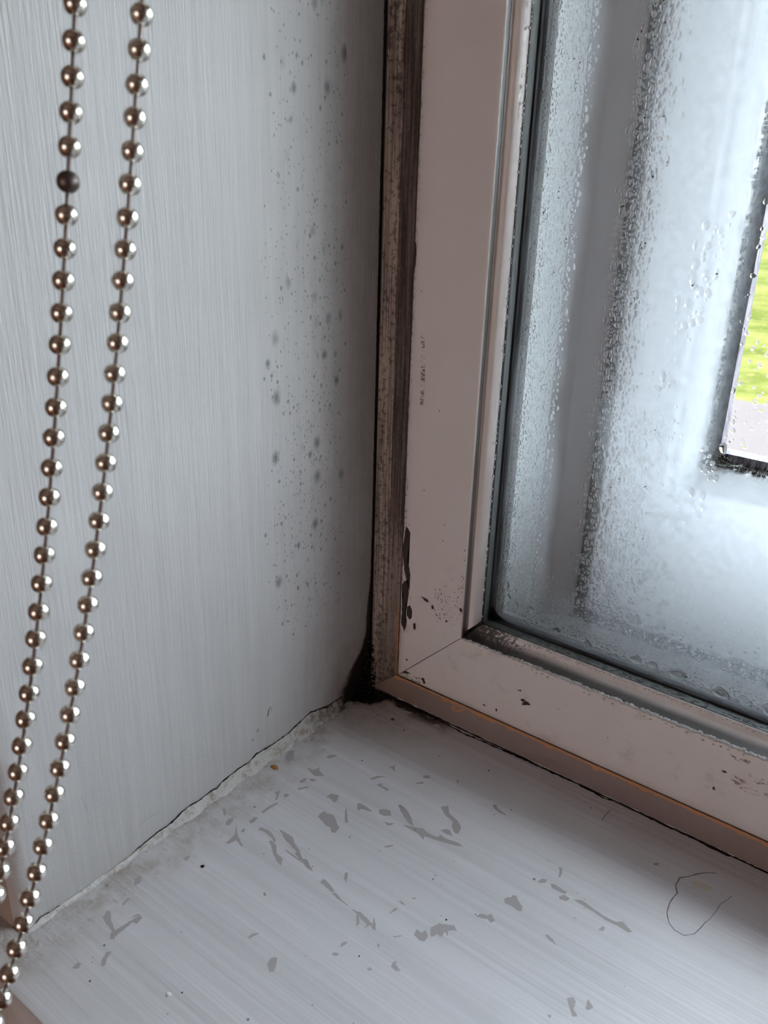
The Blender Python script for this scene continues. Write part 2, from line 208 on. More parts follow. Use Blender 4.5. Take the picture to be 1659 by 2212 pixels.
# sill
n = NT('sill_paint')
st = n.noise(n.vec(5, 330, 5), 1, 5, .62); st2 = n.noise(n.vec(2.2, 95, 2, (2, 5, 1)), 1, 3, .55)
cn = n.noise(n.pos, 75, 5, .7); cn2 = n.noise(n.pos, 420, 4, .7)
d1 = n.m('ABSOLUTE', n.y)
rad = n.m('SQRT', n.add(n.mul(n.x, n.x), n.mul(n.y, n.y)))
black = n.ss(n.add(rad, n.mul(n.sub(cn, .5), .020)), .0165, .0205, 1, 0)
edge = n.mul(n.ss(n.add(d1, n.mul(n.sub(cn, .5), .014)), .0045, .0070, 1, 0), n.ss(n.add(n.x, n.mul(cn2, .02)), .046, .068, 1, 0))
blot = n.mul(n.ss(n.noise(n.vec(1, 1, 1, (.31, .1, 0)), 60, 4, .7), .50, .56), n.mul(n.ss(d1, .011, .004), n.ss(n.x, .068, .045)))
dirt = n.mx(n.mul(n.mx(n.ss(n.x, .032, .004), n.mul(n.ss(d1, .03, .003), n.ss(n.x, .09, .04))), n.ss(cn, .38, .7, .15, .8)), n.mul(n.ss(rad, .085, .015), n.ss(cn, .3, .7, .25, .75)))
dirt2 = n.mul(n.mul(n.ss(n.x, .028, .006), n.ss(n.noise(n.vec(1, 1, 1, (5, 2, 0)), 150, 5, .75), .56, .68)), .45)
d_, c1, c2 = n.vor(n.vec(1, 1, 1, (.2, .6, 0)), 60)
flecks = n.mul(n.ss(d_, .03, .05, 1, 0), n.m('GREATER_THAN', c1, .55))
base = n.mix(n.ss(st2, .3, .7), (.60, .60, .63), (.70, .70, .735))
base = n.mix(n.mul(n.ss(st, .35, .7), .5), base, (.77, .77, .83))
base = n.mix(dirt, base, (.36, .31, .25)); base = n.mix(dirt2, base, (.15, .10, .06))
base = n.mix(n.mul(flecks, .8), base, (.08, .07, .07))
base = n.mix(n.mx(edge, blot), base, (.028, .016, .012)); base = n.mix(black, base, (.004, .003, .003))
lump = n.mul(n.noise(n.pos, 300, 5, .7), n.ss(n.x, .030, .004))
M_SILL = n.done(base, n.ss(st, .3, .7, .30, .42), n.bump(n.add(n.add(n.mul(st, .8), n.mul(st2, 1.4)), n.mul(lump, 1.8)), .00045, .7))
M_CHIP = plain('old_grey_undercoat', (.41, .385, .40), .55)
M_PALE = plain('old_cream_undercoat', (.66, .64, .57), .5)
M_CRACK = plain('crack_dark', (.012, .009, .008), .9)
M_SCR = plain('scratch_grey', (.20, .18, .18), .6)
n = NT('filler'); cn = n.noise(n.pos, 260, 5, .7)
fb = n.mix(n.mul(n.ss(cn, .46, .66), .8), (.58, .57, .56), (.30, .25, .20))
fb = n.mix(n.mul(n.ss(n.m('ABSOLUTE', n.y), .07, .02), n.ss(cn, .3, .6)), fb, (.10, .075, .055))
fb = n.mix(n.ss(n.m('ABSOLUTE', n.y), .034, .022), fb, (.006, .005, .005))
M_FILL = n.done(fb, .5, n.bump(cn, .0006, .8))

# mouldy timber
def timber(name, axis):
    n = NT(name)
    sc = (700, 300, 14) if axis == 'z' else (14, 300, 700)
    gr = n.noise(n.vec(*sc), 1, 5, .7); big = n.noise(n.vec(90, 90, 25), 1, 4, .65)
    sp = n.noise(n.pos, 330, 5, .75)
    base = n.mix(n.ss(gr, .42, .58), (.19, .145, .12), (.44, .36, .31))
    return n, gr, big, sp, base
n, gr, big, sp, base = timber('mouldy_timber', 'z')
half = n.ss(n.add(n.x, n.mul(n.sub(big, .5), .006)), .0098, .0112)
low = n.ss(n.z, .075, .12)                       # dark half of the strip fades out near the foot
mold = n.mul(half, n.add(n.mul(low, .9), n.mul(n.ss(sp, .42, .6), .35)))
mold = n.mx(mold, n.mul(n.ss(n.add(sp, n.mul(big, .35)), .66, .78), .82))
mold = n.mx(mold, n.mul(n.mul(n.ss(n.z, .17, .06), n.ss(gr, .46, .60)), n.ss(n.x, .007, .015, .2, .95)))
base = n.mix(mold, base, n.mix(n.ss(gr, .42, .6), (.035, .025, .022), (.13, .095, .08)))
foot = n.mul(n.ss(n.z, .075, .035), n.ss(n.x, .0165, .0195)); base = n.mix(n.mul(foot, n.ss(sp, .40, .52)), base, (.48, .20, .07))
base = n.mix(n.mul(n.ss(n.z, .05, .01), n.ss(sp, .45, .62, .2, .85)), base, (.06, .04, .03))
base = n.mix(n.ss(n.add(n.x, n.mul(sp, .0012)), .0011, .0019, 1, 0), base, (.03, .02, .017))
M_TIM = n.done(base, .75, n.bump(gr, .0005, .6))
n = NT('painted_batten'); sp = n.noise(n.pos, 200, 4, .6); e = n.noise(n.vec(1, 1, .2), 160, 4, .7)
base = n.mix(sp, (.255, .195, .18), (.29, .225, .21))
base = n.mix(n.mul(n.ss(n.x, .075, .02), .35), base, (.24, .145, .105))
# bare orange wood along the top arris
od = n.sub(A_Z-.0013, n.z)
oth = n.add(.0017, n.mul(n.ss(e, .42, .75), .0022))
base = n.mix(n.ss(n.sub(od, oth), -.0001, .0002, 1, 0), base, (.50, .235, .105))
base = n.mix(n.ss(n.add(od, n.mul(n.sub(sp, .5), .0008)), .0002, .0006, .85, 0), base, (.05, .03, .02))
M_BAT = n.done(base, .5, n.bump(n.noise(n.vec(20, 300, 300), 1), .0002, .4))
M_ORANGE = plain('bare_orange_wood', (.47, .23, .12), .6)

# white frame
n = NT('white_frame_plastic'); cn = n.noise(n.pos, 45, 4, .65); sp = n.noise(n.pos, 480, 5, .75)
und = n.noise(n.vec(150, 60, 2.5), 1, 3, .5)
base = n.mix(cn, (.60, .54, .52), (.655, .59, .57))
ed = n.mul(n.ss(n.sub(n.x, A_X), .0028, .0003), n.ss(sp, .50, .60)); base = n.mix(n.mul(ed, .7), base, (.14, .09, .06))
st = n.mul(n.ss(n.noise(n.vec(1, 1, 1, (.8, 0, .3)), 55, 5, .7), .57, .68), n.ss(n.z, .13, .06)); base = n.mix(n.mul(st, .28), base, (.33, .25, .17))
d_, c1, c2 = n.vor(n.vec(1, 1, 1, (.1, .3, .2)), 150)
fl = n.mul(n.ss(d_, .04, .09, 1, 0), n.m('GREATER_THAN', c1, .90)); base = n.mix(n.mul(fl, .8), base, (.12, .08, .06))
# speckles by the inner corner
d_, c1, c2 = n.vor(n.vec(1, 1, 1, (.6, .3, .2)), 900)
reg = n.mul(n.mul(n.ss(n.x, .040, .046), n.ss(n.x, .061, .056)), n.mul(n.ss(n.z, .060, .066), n.ss(n.z, .090, .080)))
fl = n.mul(n.mul(n.ss(d_, .15, .32, 1, 0), reg), n.m('GREATER_THAN', n.add(c1, n.mul(sp, .5)), .98)); base = n.mix(n.mul(fl, .75), base, (.10, .06, .045))
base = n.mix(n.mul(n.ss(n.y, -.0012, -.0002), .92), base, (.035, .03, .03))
M_FR = n.done(base, .38, n.bump(n.add(n.mul(und, 1.2), n.mul(sp, .1)), .0004, .5))
M_MARK = plain('black_mould_marks', (.035, .022, .017), .8)
n = NT('brown_smear'); sp = n.noise(n.vec(1, 1, 2.5), 330, 4, .7)
M_SMEAR = n.done((.26, .18, .15), .6, Alpha=n.ss(sp, .47, .62, 0, .75))
M_SEAM = plain('mitre_seam', (.03, .022, .02), .8)

# bead, gasket
def bead_mat(name, grime):
    n = NT(name); sp = n.noise(n.pos, 520, 5, .75); cn = n.noise(n.pos, 110, 4, .6)
    base = n.mix(cn, (.68, .62, .60), (.74, .68, .66))
    if grime:
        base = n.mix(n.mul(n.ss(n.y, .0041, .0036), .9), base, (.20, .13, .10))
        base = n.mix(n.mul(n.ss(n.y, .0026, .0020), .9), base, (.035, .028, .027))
    near = n.mx(n.ss(n.x, .105, .066), 0)
    m_ = n.mul(n.ss(n.z, .0685, .0660), n.mul(n.ss(n.add(sp, n.mul(near, .22)), .56, .66), n.ss(n.x, .16, .07, .12, 1)))
    m_ = n.mx(m_, n.mul(n.ss(n.z, .0665, .0630), n.ss(n.x, .076, .064, 0, .95)))
    if not grime: base = n.mix(n.mul(m_, .92), base, (.025, .017, .014))
    if not grime: base = n.mix(n.mul(n.ss(n.z, .0606, .0582), .9), base, (.04, .035, .035))
    d_, c1, c2 = n.vor(n.vec(1, 1, 1), 130); fl = n.mul(n.ss(d_, .04, .08, 1, 0), n.m('GREATER_THAN', c1, .9))
    base = n.mix(n.mul(fl, .85), base, (.06, .035, .03))
    return n.done(base, .33)
M_BEAD = bead_mat('bead_plastic_upright', True); M_BEADB = bead_mat('bead_plastic_bottom', False)
n = NT('rubber_gasket'); sp = n.noise(n.vec(1, 2, 2), 260, 5, .8)
gy = n.mul(n.ss(n.y, .0118, .0130), n.ss(n.y, .0188, .0174))
base = n.mix(gy, (.010, .011, .016), (.27, .29, .29))
base = n.mix(n.mul(n.ss(sp, .50, .56), n.ss(n.x, .068, .09, .12, .95)), base, (.008, .007, .008))
M_GAS = n.done(base, .35)
M_SPACER = plain('dark_corner_seal', (.006, .007, .009), .4)

# inner pane: clear glass with a scattering film of fine mist
def pane(name, tint, fogs):
    n = NT(name); t = n.t; n.n.remove(n.b)
    tr = n.n.new('ShaderNodeBsdfTransparent'); tr.inputs[0].default_value = tint+(1,)
    gl = n.n.new('ShaderNodeBsdfGlossy'); gl.inputs['Roughness'].default_value = .02
    fr = n.n.new('ShaderNodeFresnel'); fr.inputs[0].default_value = 1.35
    m1 = n.n.new('ShaderNodeMixShader'); t.links.new(n.mul(fr.outputs[0], n.sub(1, n.g.outputs['Backfacing'])), m1.inputs[0]); t.links.new(tr.outputs[0], m1.inputs[1]); t.links.new(gl.outputs[0], m1.inputs[2])
    tl = n.n.new('ShaderNodeBsdfTranslucent'); tl.inputs[0].default_value = (.86, .93, 1, 1)
    df = n.n.new('ShaderNodeBsdfDiffuse'); df.inputs[0].default_value = (.75, .8, .85, 1)
    m0 = n.n.new('ShaderNodeMixShader'); m0.inputs[0].default_value = .25; t.links.new(tl.outputs[0], m0.inputs[1]); t.links.new(df.outputs[0], m0.inputs[2])
    m2 = n.n.new('ShaderNodeMixShader'); n.put(fogs(n), m2.inputs[0]); t.links.new(m1.outputs[0], m2.inputs[1]); t.links.new(m0.outputs[0], m2.inputs[2])
    t.links.new(m2.outputs[0], n.out.inputs[0]); return n.mt
def fog_inner(n):
    big = n.noise(n.pos, 14, 4, .6); fine = n.noise(n.pos, 260, 3, .6)
    xr = n.add(n.x, n.mul(n.sub(big, .5), .02))
    a = n.mul(n.ss(xr, .108, .126, 0.01, .22), n.mx(n.ss(n.x, .168, .150, .0, 1), n.ss(n.z, .175, .150)))
    b = n.mul(n.ss(xr, .060, .070), n.mul(n.ss(xr, .094, .084), .20))
    lo = n.mul(n.ss(n.add(n.z, n.mul(n.sub(fine, .5), .01)), .100, .072), .12)
    f = n.mx(n.mx(a, b), lo)
    rim = n.mul(n.ss(n.z, .0660, .0630), .22)
    f = n.mx(n.mul(f, n.ss(fine, .3, .7, .75, 1.15)), rim)
    return f
M_PANE = pane('inner_glass_misted', (.97, .99, .99), fog_inner)
M_PANE2 = pane('outer_glass', (.97, .98, .98), lambda n: n.ss(n.noise(n.pos, 60), .4, .8, .0, .012))
def water(name):
    m = bpy.data.materials.new(name); m.use_nodes = True; t = m.node_tree
    t.nodes.remove(t.nodes['Principled BSDF']); g = t.nodes.new('ShaderNodeBsdfGlass'); g.inputs['IOR'].default_value = 1.33; g.inputs['Roughness'].default_value = 0
    t.links.new(g.outputs[0], t.nodes['Material Output'].inputs[0]); return m
M_WATER = water('water')
M_WATERM = plain('milky_water', (.95, .96, .97), .06, Transmission_Weight=.55, IOR=1.33)

# cavity and outer window
n = NT('cavity_liner'); M_LINER = n.done(n.mix(n.noise(n.pos, 30), (.82, .88, .88), (.86, .92, .92)), .4)
n = NT('lilac_moulding'); M_LILAC = n.done(n.mix(n.noise(n.vec(60, 60, 4), 1), (.54, .51, .54), (.62, .585, .61)), .45)
n = NT('outer_window_paint'); sp = n.noise(n.pos, 130, 5, .7); sp2 = n.noise(n.vec(1, 1, .3), 420, 4, .75); big = n.noise(n.pos, 25, 4, .6)
base = n.mix(big, (.80, .86, .93), (.84, .90, .96))
# mould in the joint between jamb and casement and round the glazing rebate
c1 = n.mul(n.ss(n.add(n.x, n.mul(n.sub(sp, .5), .008)), .0930, .0955, 1, 0), n.ss(n.y, .078, .0805))
c2 = n.ss(n.add(n.z, n.mul(n.sub(sp, .5), .010)), .0500, .0540, 1, 0)
base = n.mix(n.mul(n.mx(c1, c2), n.ss(sp2, .25, .5, .75, 1)), base, (.035, .034, .037))
rb = n.mul(n.ss(n.add(n.y, n.mul(n.sub(sp, .5), .010)), .0900, .0945), n.ss(sp2, .3, .55, .35, 1))
base = n.mix(n.mul(rb, n.ss(n.y, .0945, .0962, .6, 1)), base, (.05, .04, .032))
cr = n.mul(n.ss(n.x, .150, .136), n.mul(n.ss(n.z, .160, .146), n.ss(sp, .5, .62))); base = n.mix(n.mul(cr, .5), base, (.20, .17, .13))
st = n.mul(n.ss(n.noise(n.vec(1, 1, 1, (.4, 0, .9)), 80, 5, .75), .60, .72), n.mul(n.ss(n.z, .075, .065, 0, 1), n.ss(n.z, .09, .07)))
base = n.mix(n.mul(st, .4), base, (.35, .33, .30))
M_OUT = n.done(base, .30, n.bump(n.noise(n.vec(200, 200, 25), 1, 4), .0006, .4))
M_PUTTY = NT('weathered_timber_rebate'); n = M_PUTTY; sp = n.noise(n.vec(1, 1, .4), 300, 5, .75)
M_PUTTY = n.done(n.mix(n.ss(sp, .4, .6), (.06, .05, .07), (.24, .22, .27)), .7)
n = NT('mould_growth'); M_GROW = n.done(n.mix(n.ss(n.noise(n.pos, 500, 4), .45, .6), (.012, .010, .009), (.07, .05, .035)), .9)
M_CAVF = NT('cavity_floor_paint'); n = M_CAVF; sp = n.noise(n.pos, 220, 5, .75)
jn = n.ss(n.add(n.y, n.mul(n.sub(sp, .5), .012)), .0715, .0775)
M_CAVF = n.done(n.mix(n.mul(jn, n.ss(sp, .35, .6, .6, 1)), (.62, .64, .66), (.04, .036, .034)), .35)

# chain metal
n = NT('nickel_steel'); M_BALL = n.done((.76, .73, .67), n.ss(n.noise(n.pos, 400), .3, .7, .18, .28), Metallic=1.0)
M_DULL = plain('tarnished_steel', (.13, .105, .10), .42, Metallic=.8)
M_WIRE = plain('dark_connector_metal', (.16, .12, .115), .38, Metallic=.9)

# ------------------------------------------------------------------ room shell
def slab(name, dims, mat, label, cat='wall'):
    o = boxobj(name, dims, mat); tag(o, label, cat, kind='structure'); return o
YO = .28    # outer face of the window wall
# left wall: reveal face subdivided for irregular plaster; solid body
bm = bmesh.new(); rnd = random.Random(3)
box(bm, -1.4, 0, -D, YO+.02, -1.0, 1.95)
es = [e for e in bm.edges if all(abs(v.co.x) < 1e-6 and abs(v.co.y+D) < 1e-6 for v in e.verts)]
bmesh.ops.bevel(bm, geom=es, offset=.008, segments=5, profile=.5, affect='EDGES')
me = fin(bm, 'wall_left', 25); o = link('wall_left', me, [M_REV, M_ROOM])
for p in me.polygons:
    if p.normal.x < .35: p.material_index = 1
tag(o, 'white painted window reveal wall with grey mould spots, behind the ball chain', 'wall', kind='structure')
slab('wall_right', (X1, 2.6, -D, YO+.02, -1.0, 1.95), M_ROOM, 'window wall on the far right of the opening')
slab('wall_above', (0, X1, -D, YO+.02, Z1, 1.95), M_ROOM, 'wall above the window opening')
slab('wall_below', (0, X1, -D, YO+.02, -1.0, -.03), M_ROOM, 'wall under the window sill')
slab('wall_back', (-1.4, 2.6, -3.3, -3.2, -1.0, 1.95), M_ROOM, 'room wall opposite the window')
slab('wall_side_left', (-1.5, -1.4, -3.3, YO+.02, -1.0, 1.95), M_ROOM, 'room side wall to the left of the window')
slab('wall_side_right', (2.6, 2.7, -3.3, YO+.02, -1.0, 1.95), M_ROOM, 'room side wall to the right of the window')
slab('ceiling', (-1.5, 2.7, -3.3, YO+.02, 1.95, 2.05), plain('ceiling_paint', (.62, .56, .52), .8), 'plain room ceiling', 'ceiling')
slab('floor', (-1.5, 2.7, -3.3, YO+.02, -1.1, -1.0), M_FLOOR, 'brown timber room floor', 'floor')

# ------------------------------------------------------------------ sill with worn paint
rnd = random.Random(11)
bm = bmesh.new()
yn = -.2430
sec = [(yn+.004, -.028), (yn, -.022), (yn, -.006), (yn+.0008, -.0028), (yn+.0028, -.0007), (yn+.006, 0), (.0, 0), (.0, -.028)]
def ext(sec, x0, x1):
    A = [bm.verts.new((x0, y, z)) for y, z in sec]; B = [bm.verts.new((x1, y, z)) for y, z in sec]
    for i in range(len(sec)): bm.faces.new((A[i], A[(i+1) % len(sec)], B[(i+1) % len(sec)], B[i]))
    bm.faces.new(A); bm.faces.new(B[::-1])
ext(sec, 0, X1)
horn = [(y, z) for y, z in sec[:6]]+[(-D, 0), (-D, -.028)]
ext(horn, -.14, 0)
def flat(poly, z, mi, amt=.12, sub=3):
    q = rag(poly, rnd, amt, sub)
    try:
        f = bm.faces.new([bm.verts.new((x*mm, y*mm, z)) for x, y in q]); f.material_index = mi
    except ValueError: pass
for c in CHIPS: flat(c, .00006, 1, .15, 4)
for c in PALE: flat(c, .00007, 2, .14)
for k in range(46):        # specks of missing paint
    x, y = rnd.uniform(15, 200), rnd.uniform(-225, -15); r = rnd.uniform(.15, .45)
    flat([(x+r*math.cos(a), y+r*1.3*math.sin(a)) for a in (0, 1.2, 2.4, 3.6, 5)], .00006, rnd.choice((1, 3)), .05, 1)
rg = resample(RING[0], 2, rnd, .25); ribbon(bm, rg, lambda i: (.10+.10*rnd.random())*(1 if i > 14 else 1.6), lambda u, v: (u*mm, v*mm, .00008), 4)
ribbon(bm, RING[1], lambda i: .12, lambda u, v: (u*mm, v*mm, .00008), 3)
bmesh.ops.triangulate(bm, faces=[f for f in bm.faces if len(f.verts) > 4 and f.material_index])
me = fin(bm, 'trim_1', 30)
sill = link('trim_1', me, [M_SILL, M_CHIP, M_PALE, M_CRACK, M_SCR])
for p in me.polygons:
    if p.material_index and p.normal.z < 0: p.flip()
tag(sill, 'white painted window sill with scuffed grey patches and brush marks', 'window sill', kind='structure')
# crack against the window batten (dark, irregular, slightly open)
bm = bmesh.new(); pts = resample([(x, y*.5-.4) for x, y in CRK2[0]], 1.6, rnd, .28)
ribbon(bm, pts, lambda i: rnd.choice((.25, .4, .55, .75))*(1.5 if pts[i][0] < 60 else 1), lambda u, v: (u*mm, v*mm, .0001), 0)
p2 = resample([(x, .1) for x in (10, 300, 600, 970)], 2.5)
ribbon(bm, [(x, -.15) for x, y in p2], lambda i: .35+.4*rnd.random(), lambda u, v: (u*mm, v*mm, .00012), 0)
link('crack', fin(bm, 'crack', 0), M_CRACK, sill)['label'] = 'dark crack between the sill and the window batten'
# crumbling filler along the wall
bm = bmesh.new()
pts = resample(CRK[0], 1.5, rnd, .18); rows = []
for i, (y, z) in enumerate(pts):
    z = max(z, .9)+.15; t = (y+222)/196
    foot = 1.8+1.7*t+rnd.uniform(-.4, .4)+.6*math.sin(y*.31)
    r = []
    for k in range(6):
        a = k/5; px = foot*a**1.15; pz = z*(1-a)**1.25
        j = .16 if 0 < k < 5 else 0
        r.append(bm.verts.new(((px+.06+rnd.uniform(-j, j))*mm, y*mm, (pz+(.55 if k in (1, 2) else 0)+rnd.uniform(-j, j))*mm+.00003)))
    r.append(bm.verts.new((.00002, y*mm, .00001))); rows.append(r)
for a, b in zip(rows, rows[1:]):
    for k in range(7): bm.faces.new((a[k], a[(k+1) % 7], b[(k+1) % 7], b[k]))
bm.faces.new(rows[0]); bm.faces.new(rows[-1][::-1])
fill = link('filler_strip', fin(bm, 'filler', 50), M_FILL)
tag(fill, 'crumbling off-white filler strip along the foot of the left wall', 'filler', kind='structure')
bm = bmesh.new()
ribbon(bm, pts, lambda i: rnd.choice((.2, .3, .42, .6))*(1.3 if -165 < pts[i][0] < -145 else 1), lambda u, v: (.00034, u*mm, (max(v, .9)+.25)*mm), 0)
link('crack', fin(bm, 'crack', 0), M_CRACK, fill)['label'] = 'thin dark crack above the filler'
# scratches on the wall
bm = bmesh.new()
for l in WL: ribbon(bm, l, lambda i: .13, lambda u, v: (.00008, u*mm, v*mm), 0)
o = link('scratch', fin(bm, 'scratch', 0), plain('blue_grey_scratch', (.34, .35, .42), .5), bpy.data.objects['wall_left'])
# peeled flake on the wall above the filler
def flake(name, y, z, w_, h_, parent):
    bm = bmesh.new(); r = random.Random(int(y*7)); V = []
    for j in range(7):
        t = j/6; ww = w_*math.sin(PI*(.12+.8*t)); V.append([bm.verts.new(((.1+.9*abs(k-1)*math.sin(PI*t))*mm, (y+ww*(k-1)*.5+h_*t*.35+r.uniform(-.1, .1))*mm, (z+h_*t)*mm)) for k in range(3)])
    for a, b in zip(V, V[1:]):
        for k in range(2): bm.faces.new((a[k], a[k+1], b[k+1], b[k]))
    me = fin(bm, name, 60); o = link(name, me, plain('flake_paint', (.66, .66, .66), .4), parent)
    md = o.modifiers.new('s', 'SOLIDIFY'); md.thickness = .00015
for q in ((-84.5, 26, 1.3, 5.0), (-92, 21, 1.2, 1.8), (-96, 18, .9, 1.2)): flake('paint_flake', *q, bpy.data.objects['wall_left'])
# black mould clump in the corner
bm = bmesh.new(); r = random.Random(5)
for k in range(150):
    u_ = r.random()**1.6
    if r.random() < .55: p = Vector((r.uniform(.3, 5)*(1-u_*.7), -r.random()**1.4*12*(1-u_*.75)-.3, u_*34))
    else: p = Vector((r.uniform(.5, 20), -abs(r.gauss(0, 2.2))-.4, .2))
    s = r.uniform(.4, 1.25)
    bmesh.ops.create_icosphere(bm, subdivisions=1, radius=s*mm, matrix=Matrix.Translation(p*mm) @ Matrix.Diagonal((1, 1, .7, 1)))
for v in bm.verts: v.co += Vector((r.uniform(-1, 1), r.uniform(-1, 1), r.uniform(-1, 1)))*.00025
for v in bm.verts:
    v.co.x = max(v.co.x, .0002); v.co.z = max(v.co.z, .0002); v.co.y = min(v.co.y, -.0002)
mo = link('mould_clump', fin(bm, 'mould', 60), plain('black_mould', (.006, .004, .004), .8))
tag(mo, 'black mould growth filling the corner where wall, sill and window meet', 'mould', kind='stuff')
# amber blob and a crumb on the sill
def dome(name, c, rx, ry, h_, mat, label=None, cat=None, seed=0, group=None, nrm='z', rot=0, parent=None, sag=0):
    bm = bmesh.new(); bmesh.ops.create_uvsphere(bm, u_segments=20, v_segments=12, radius=1)
    r = random.Random(seed); ph = [r.uniform(0, 6.28) for _ in range(4)]
    for v in bm.verts:
        a = math.atan2(v.co.y, v.co.x); k = 1+.10*math.sin(2*a+ph[0])+.07*math.sin(3*a+ph[1])+.03*math.sin(5*a+ph[2])
        x, y, z = v.co.x*k, v.co.y*k, v.co.z
        z = z*h_ if z > 0 else z*h_*.02
        x, y = x*rx*(1-sag*.35*(v.co.y > 0)*v.co.y), y*ry
        x, y = x*math.cos(rot)-y*math.sin(rot), x*math.sin(rot)+y*math.cos(rot)
        v.co = Vector((x, y, z)) if nrm == 'z' else Vector((x, -z, y))
        v.co = v.co*mm+Vector(c)*mm
    bmesh.ops.recalc_face_normals(bm, faces=bm.faces)
    me = fin(bm, name, 80); o = link(name, me, mat, parent)
    if label: tag(o, label, cat, group)
    return o
dome('resin_blob', (7.5, -88, .0), 2.3, 1.7, .9, plain('amber_resin', (.55, .30, .10), .2, Transmission_Weight=.3), 'small amber resin blob on the sill beside the wall filler', 'resin blob', 3)
dome('debris_speck', (30, -17.5, 0), 1.1, .8, .5, plain('dark_speck', (.06, .035, .04), .6), 'tiny dark speck lying on the sill near the black corner', 'speck', 4)
dome('paint_lump', (66, -205, 0), 1.3, .9, .6, plain('white_lump', (.8, .8, .82), .25), 'small white paint lump raised on the front of the sill', 'paint lump', 6)

# ------------------------------------------------------------------ timber battens (fixed round the frame)
bat = empty('trim_2'); tag(bat, 'mouldy timber battens lining the opening around the white frame', 'batten', kind='structure')
def miter(name, wx, wz, side, mat, extra=None):
    x0, x1, z0, z1 = .0005, X1-.0005, .0006, Z1-.0005; yb = .022
    P = {'L': [(x0, z0), (wx, wz), (wx, z1-wz), (x0, z1)], 'B': [(x0, z0), (x1, z0), (x1-wx, wz), (wx, wz)],
         'R': [(x1, z0), (x1, z1), (x1-wx, z1-wz), (x1-wx, wz)], 'T': [(x0, z1), (wx, z1-wz), (x1-wx, z1-wz), (x1, z1)]}[side]
    bm = bmesh.new(); A = [bm.verts.new((x, 0, z)) for x, z in P]; B = [bm.verts.new((x, yb, z)) for x, z in P]
    bm.faces.new(A); bm.faces.new(B[::-1])
    for i in range(4): bm.faces.new((A[i], A[(i+1) % 4], B[(i+1) % 4], B[i]))
    if side == 'B':
        for c in ORANGE:
            q = rag(c, rnd, .08, 3); f = bm.faces.new([bm.verts.new((x*mm, -.00006, z*mm)) for x, z in q]); f.material_index = 1
    return link(name, fin(bm, name, 0), [mat, M_ORANGE], bat)
miter('upright_batten', A_X+.0008, A_Z+.0008, 'L', M_TIM)['label'] = 'bare timber upright batten streaked with dark mould'
miter('lower_batten', A_X+.0008, A_Z+.0008, 'B', M_BAT)['label'] = 'brown painted lower batten with a bare orange edge'
miter('upright_batten', A_X, A_Z, 'R', M_TIM); miter('upper_batten', A_X, A_Z, 'T', M_BAT)
bm = bmesh.new(); ribbon(bm, resample([(1.3, .8), (A_X/mm, A_Z/mm)], 2, rnd, .1), lambda i: .14, lambda u, v: (u*mm, -.0001, v*mm), 0)
link('mitre_joint', fin(bm, 'mj', 0), M_SEAM, bat)

# ------------------------------------------------------------------ inner window: white frame, beads, gasket, pane
win = empty('window_1'); tag(win, 'white plastic framed inner window with a wet, misted glass pane', 'window', kind='structure')
RECT = (A_X, X1-A_X, A_Z, Z1-A_Z)
y0 = YF
pf = [(0, .021), (0, y0+.0009), (.0002, y0+.0004), (.0008, y0), (.0045, y0-.00015), (.010, y0+.0001), (.018, y0+.00035), (.027, y0+.0003), (.034, y0+.00005), (.0385, y0-.0001),
      (.0393, y0), (.0398, y0+.0004), (.04, y0+.0011), (.04, y0+.009), (.038, y0+.009), (.038, .021)]
for sd, nm, lb in (('L', 'frame_stile', None), ('R', 'frame_stile', None), ('B', 'frame_rail', None), ('T', 'frame_rail', None)):
    o = sweep(nm, pf, RECT, sd, M_FR, win, cut=(.00008, .00008), smooth=50)
    if sd == 'L': stile = o
    if sd == 'B': rail = o
bm = bmesh.new(); a_ = A_X/mm; b_ = A_Z/mm
ribbon(bm, resample([(a_+.4, b_+.4), (a_+40, b_+40)], 2.2, rnd, .06), lambda i: .17, lambda u, v: (u*mm, y0-.00022, v*mm), 0)
ribbon(bm, resample([(a_+.1, b_+.2), (a_+.1, 400)], 4, rnd, .10), lambda i: .16+.22*rnd.random(), lambda u, v: (u*mm, y0-.0001, v*mm), 0)
ribbon(bm, resample([(a_+.2, b_+.1), (330, b_+.1)], 3, rnd, .10), lambda i: .12+.22*rnd.random()*(2 if i < 12 else 1), lambda u, v: (u*mm, y0-.0001, v*mm), 0)
link('mitre_joint', fin(bm, 'mj', 0), M_SEAM, win)
bm = bmesh.new()
for c in SP:
    q = rag(c, rnd, .22, 5); f = bm.faces.new([bm.verts.new((x*mm, y0-.0002, z*mm)) for x, z in q])
for k in range(330):        # fine specks of mould
    t = rnd.random()
    if t < .3: x, z = A_X/mm+abs(rnd.gauss(0, 1.3))+.3, rnd.uniform(58, 140)
    elif t < .5: x, z = rnd.uniform(23, 37), A_Z/mm+.4+abs(rnd.gauss(0, 1.2))
    elif t < .8: x, z = rnd.uniform(43, 60), rnd.gauss(74, 6)
    elif t < .9: x, z = 60.3-abs(rnd.gauss(0, 1)), rnd.uniform(66, 110)
    else: x, z = rnd.uniform(30, 200), rnd.uniform(22, 52)
    if not (A_X/mm < x < 60.5 or z < 56) or z < A_Z/mm+.3: continue
    q = rnd.uniform(.07, .33)*(.6 if t > .9 else 1)
    bm.faces.new([bm.verts.new(((x+q*math.cos(a)*rnd.uniform(.5, 1.3))*mm, y0-.0002, (z+q*1.2*math.sin(a)*rnd.uniform(.5, 1.3))*mm)) for a in (0, 1, 2, 3, 4, 5.2)])
bmesh.ops.triangulate(bm, faces=bm.faces)
me = fin(bm, 'mm', 0); o = link('mould_marks', me, M_MARK, win); o['label'] = 'black mould and dirt marks on the white frame'
bm = bmesh.new()
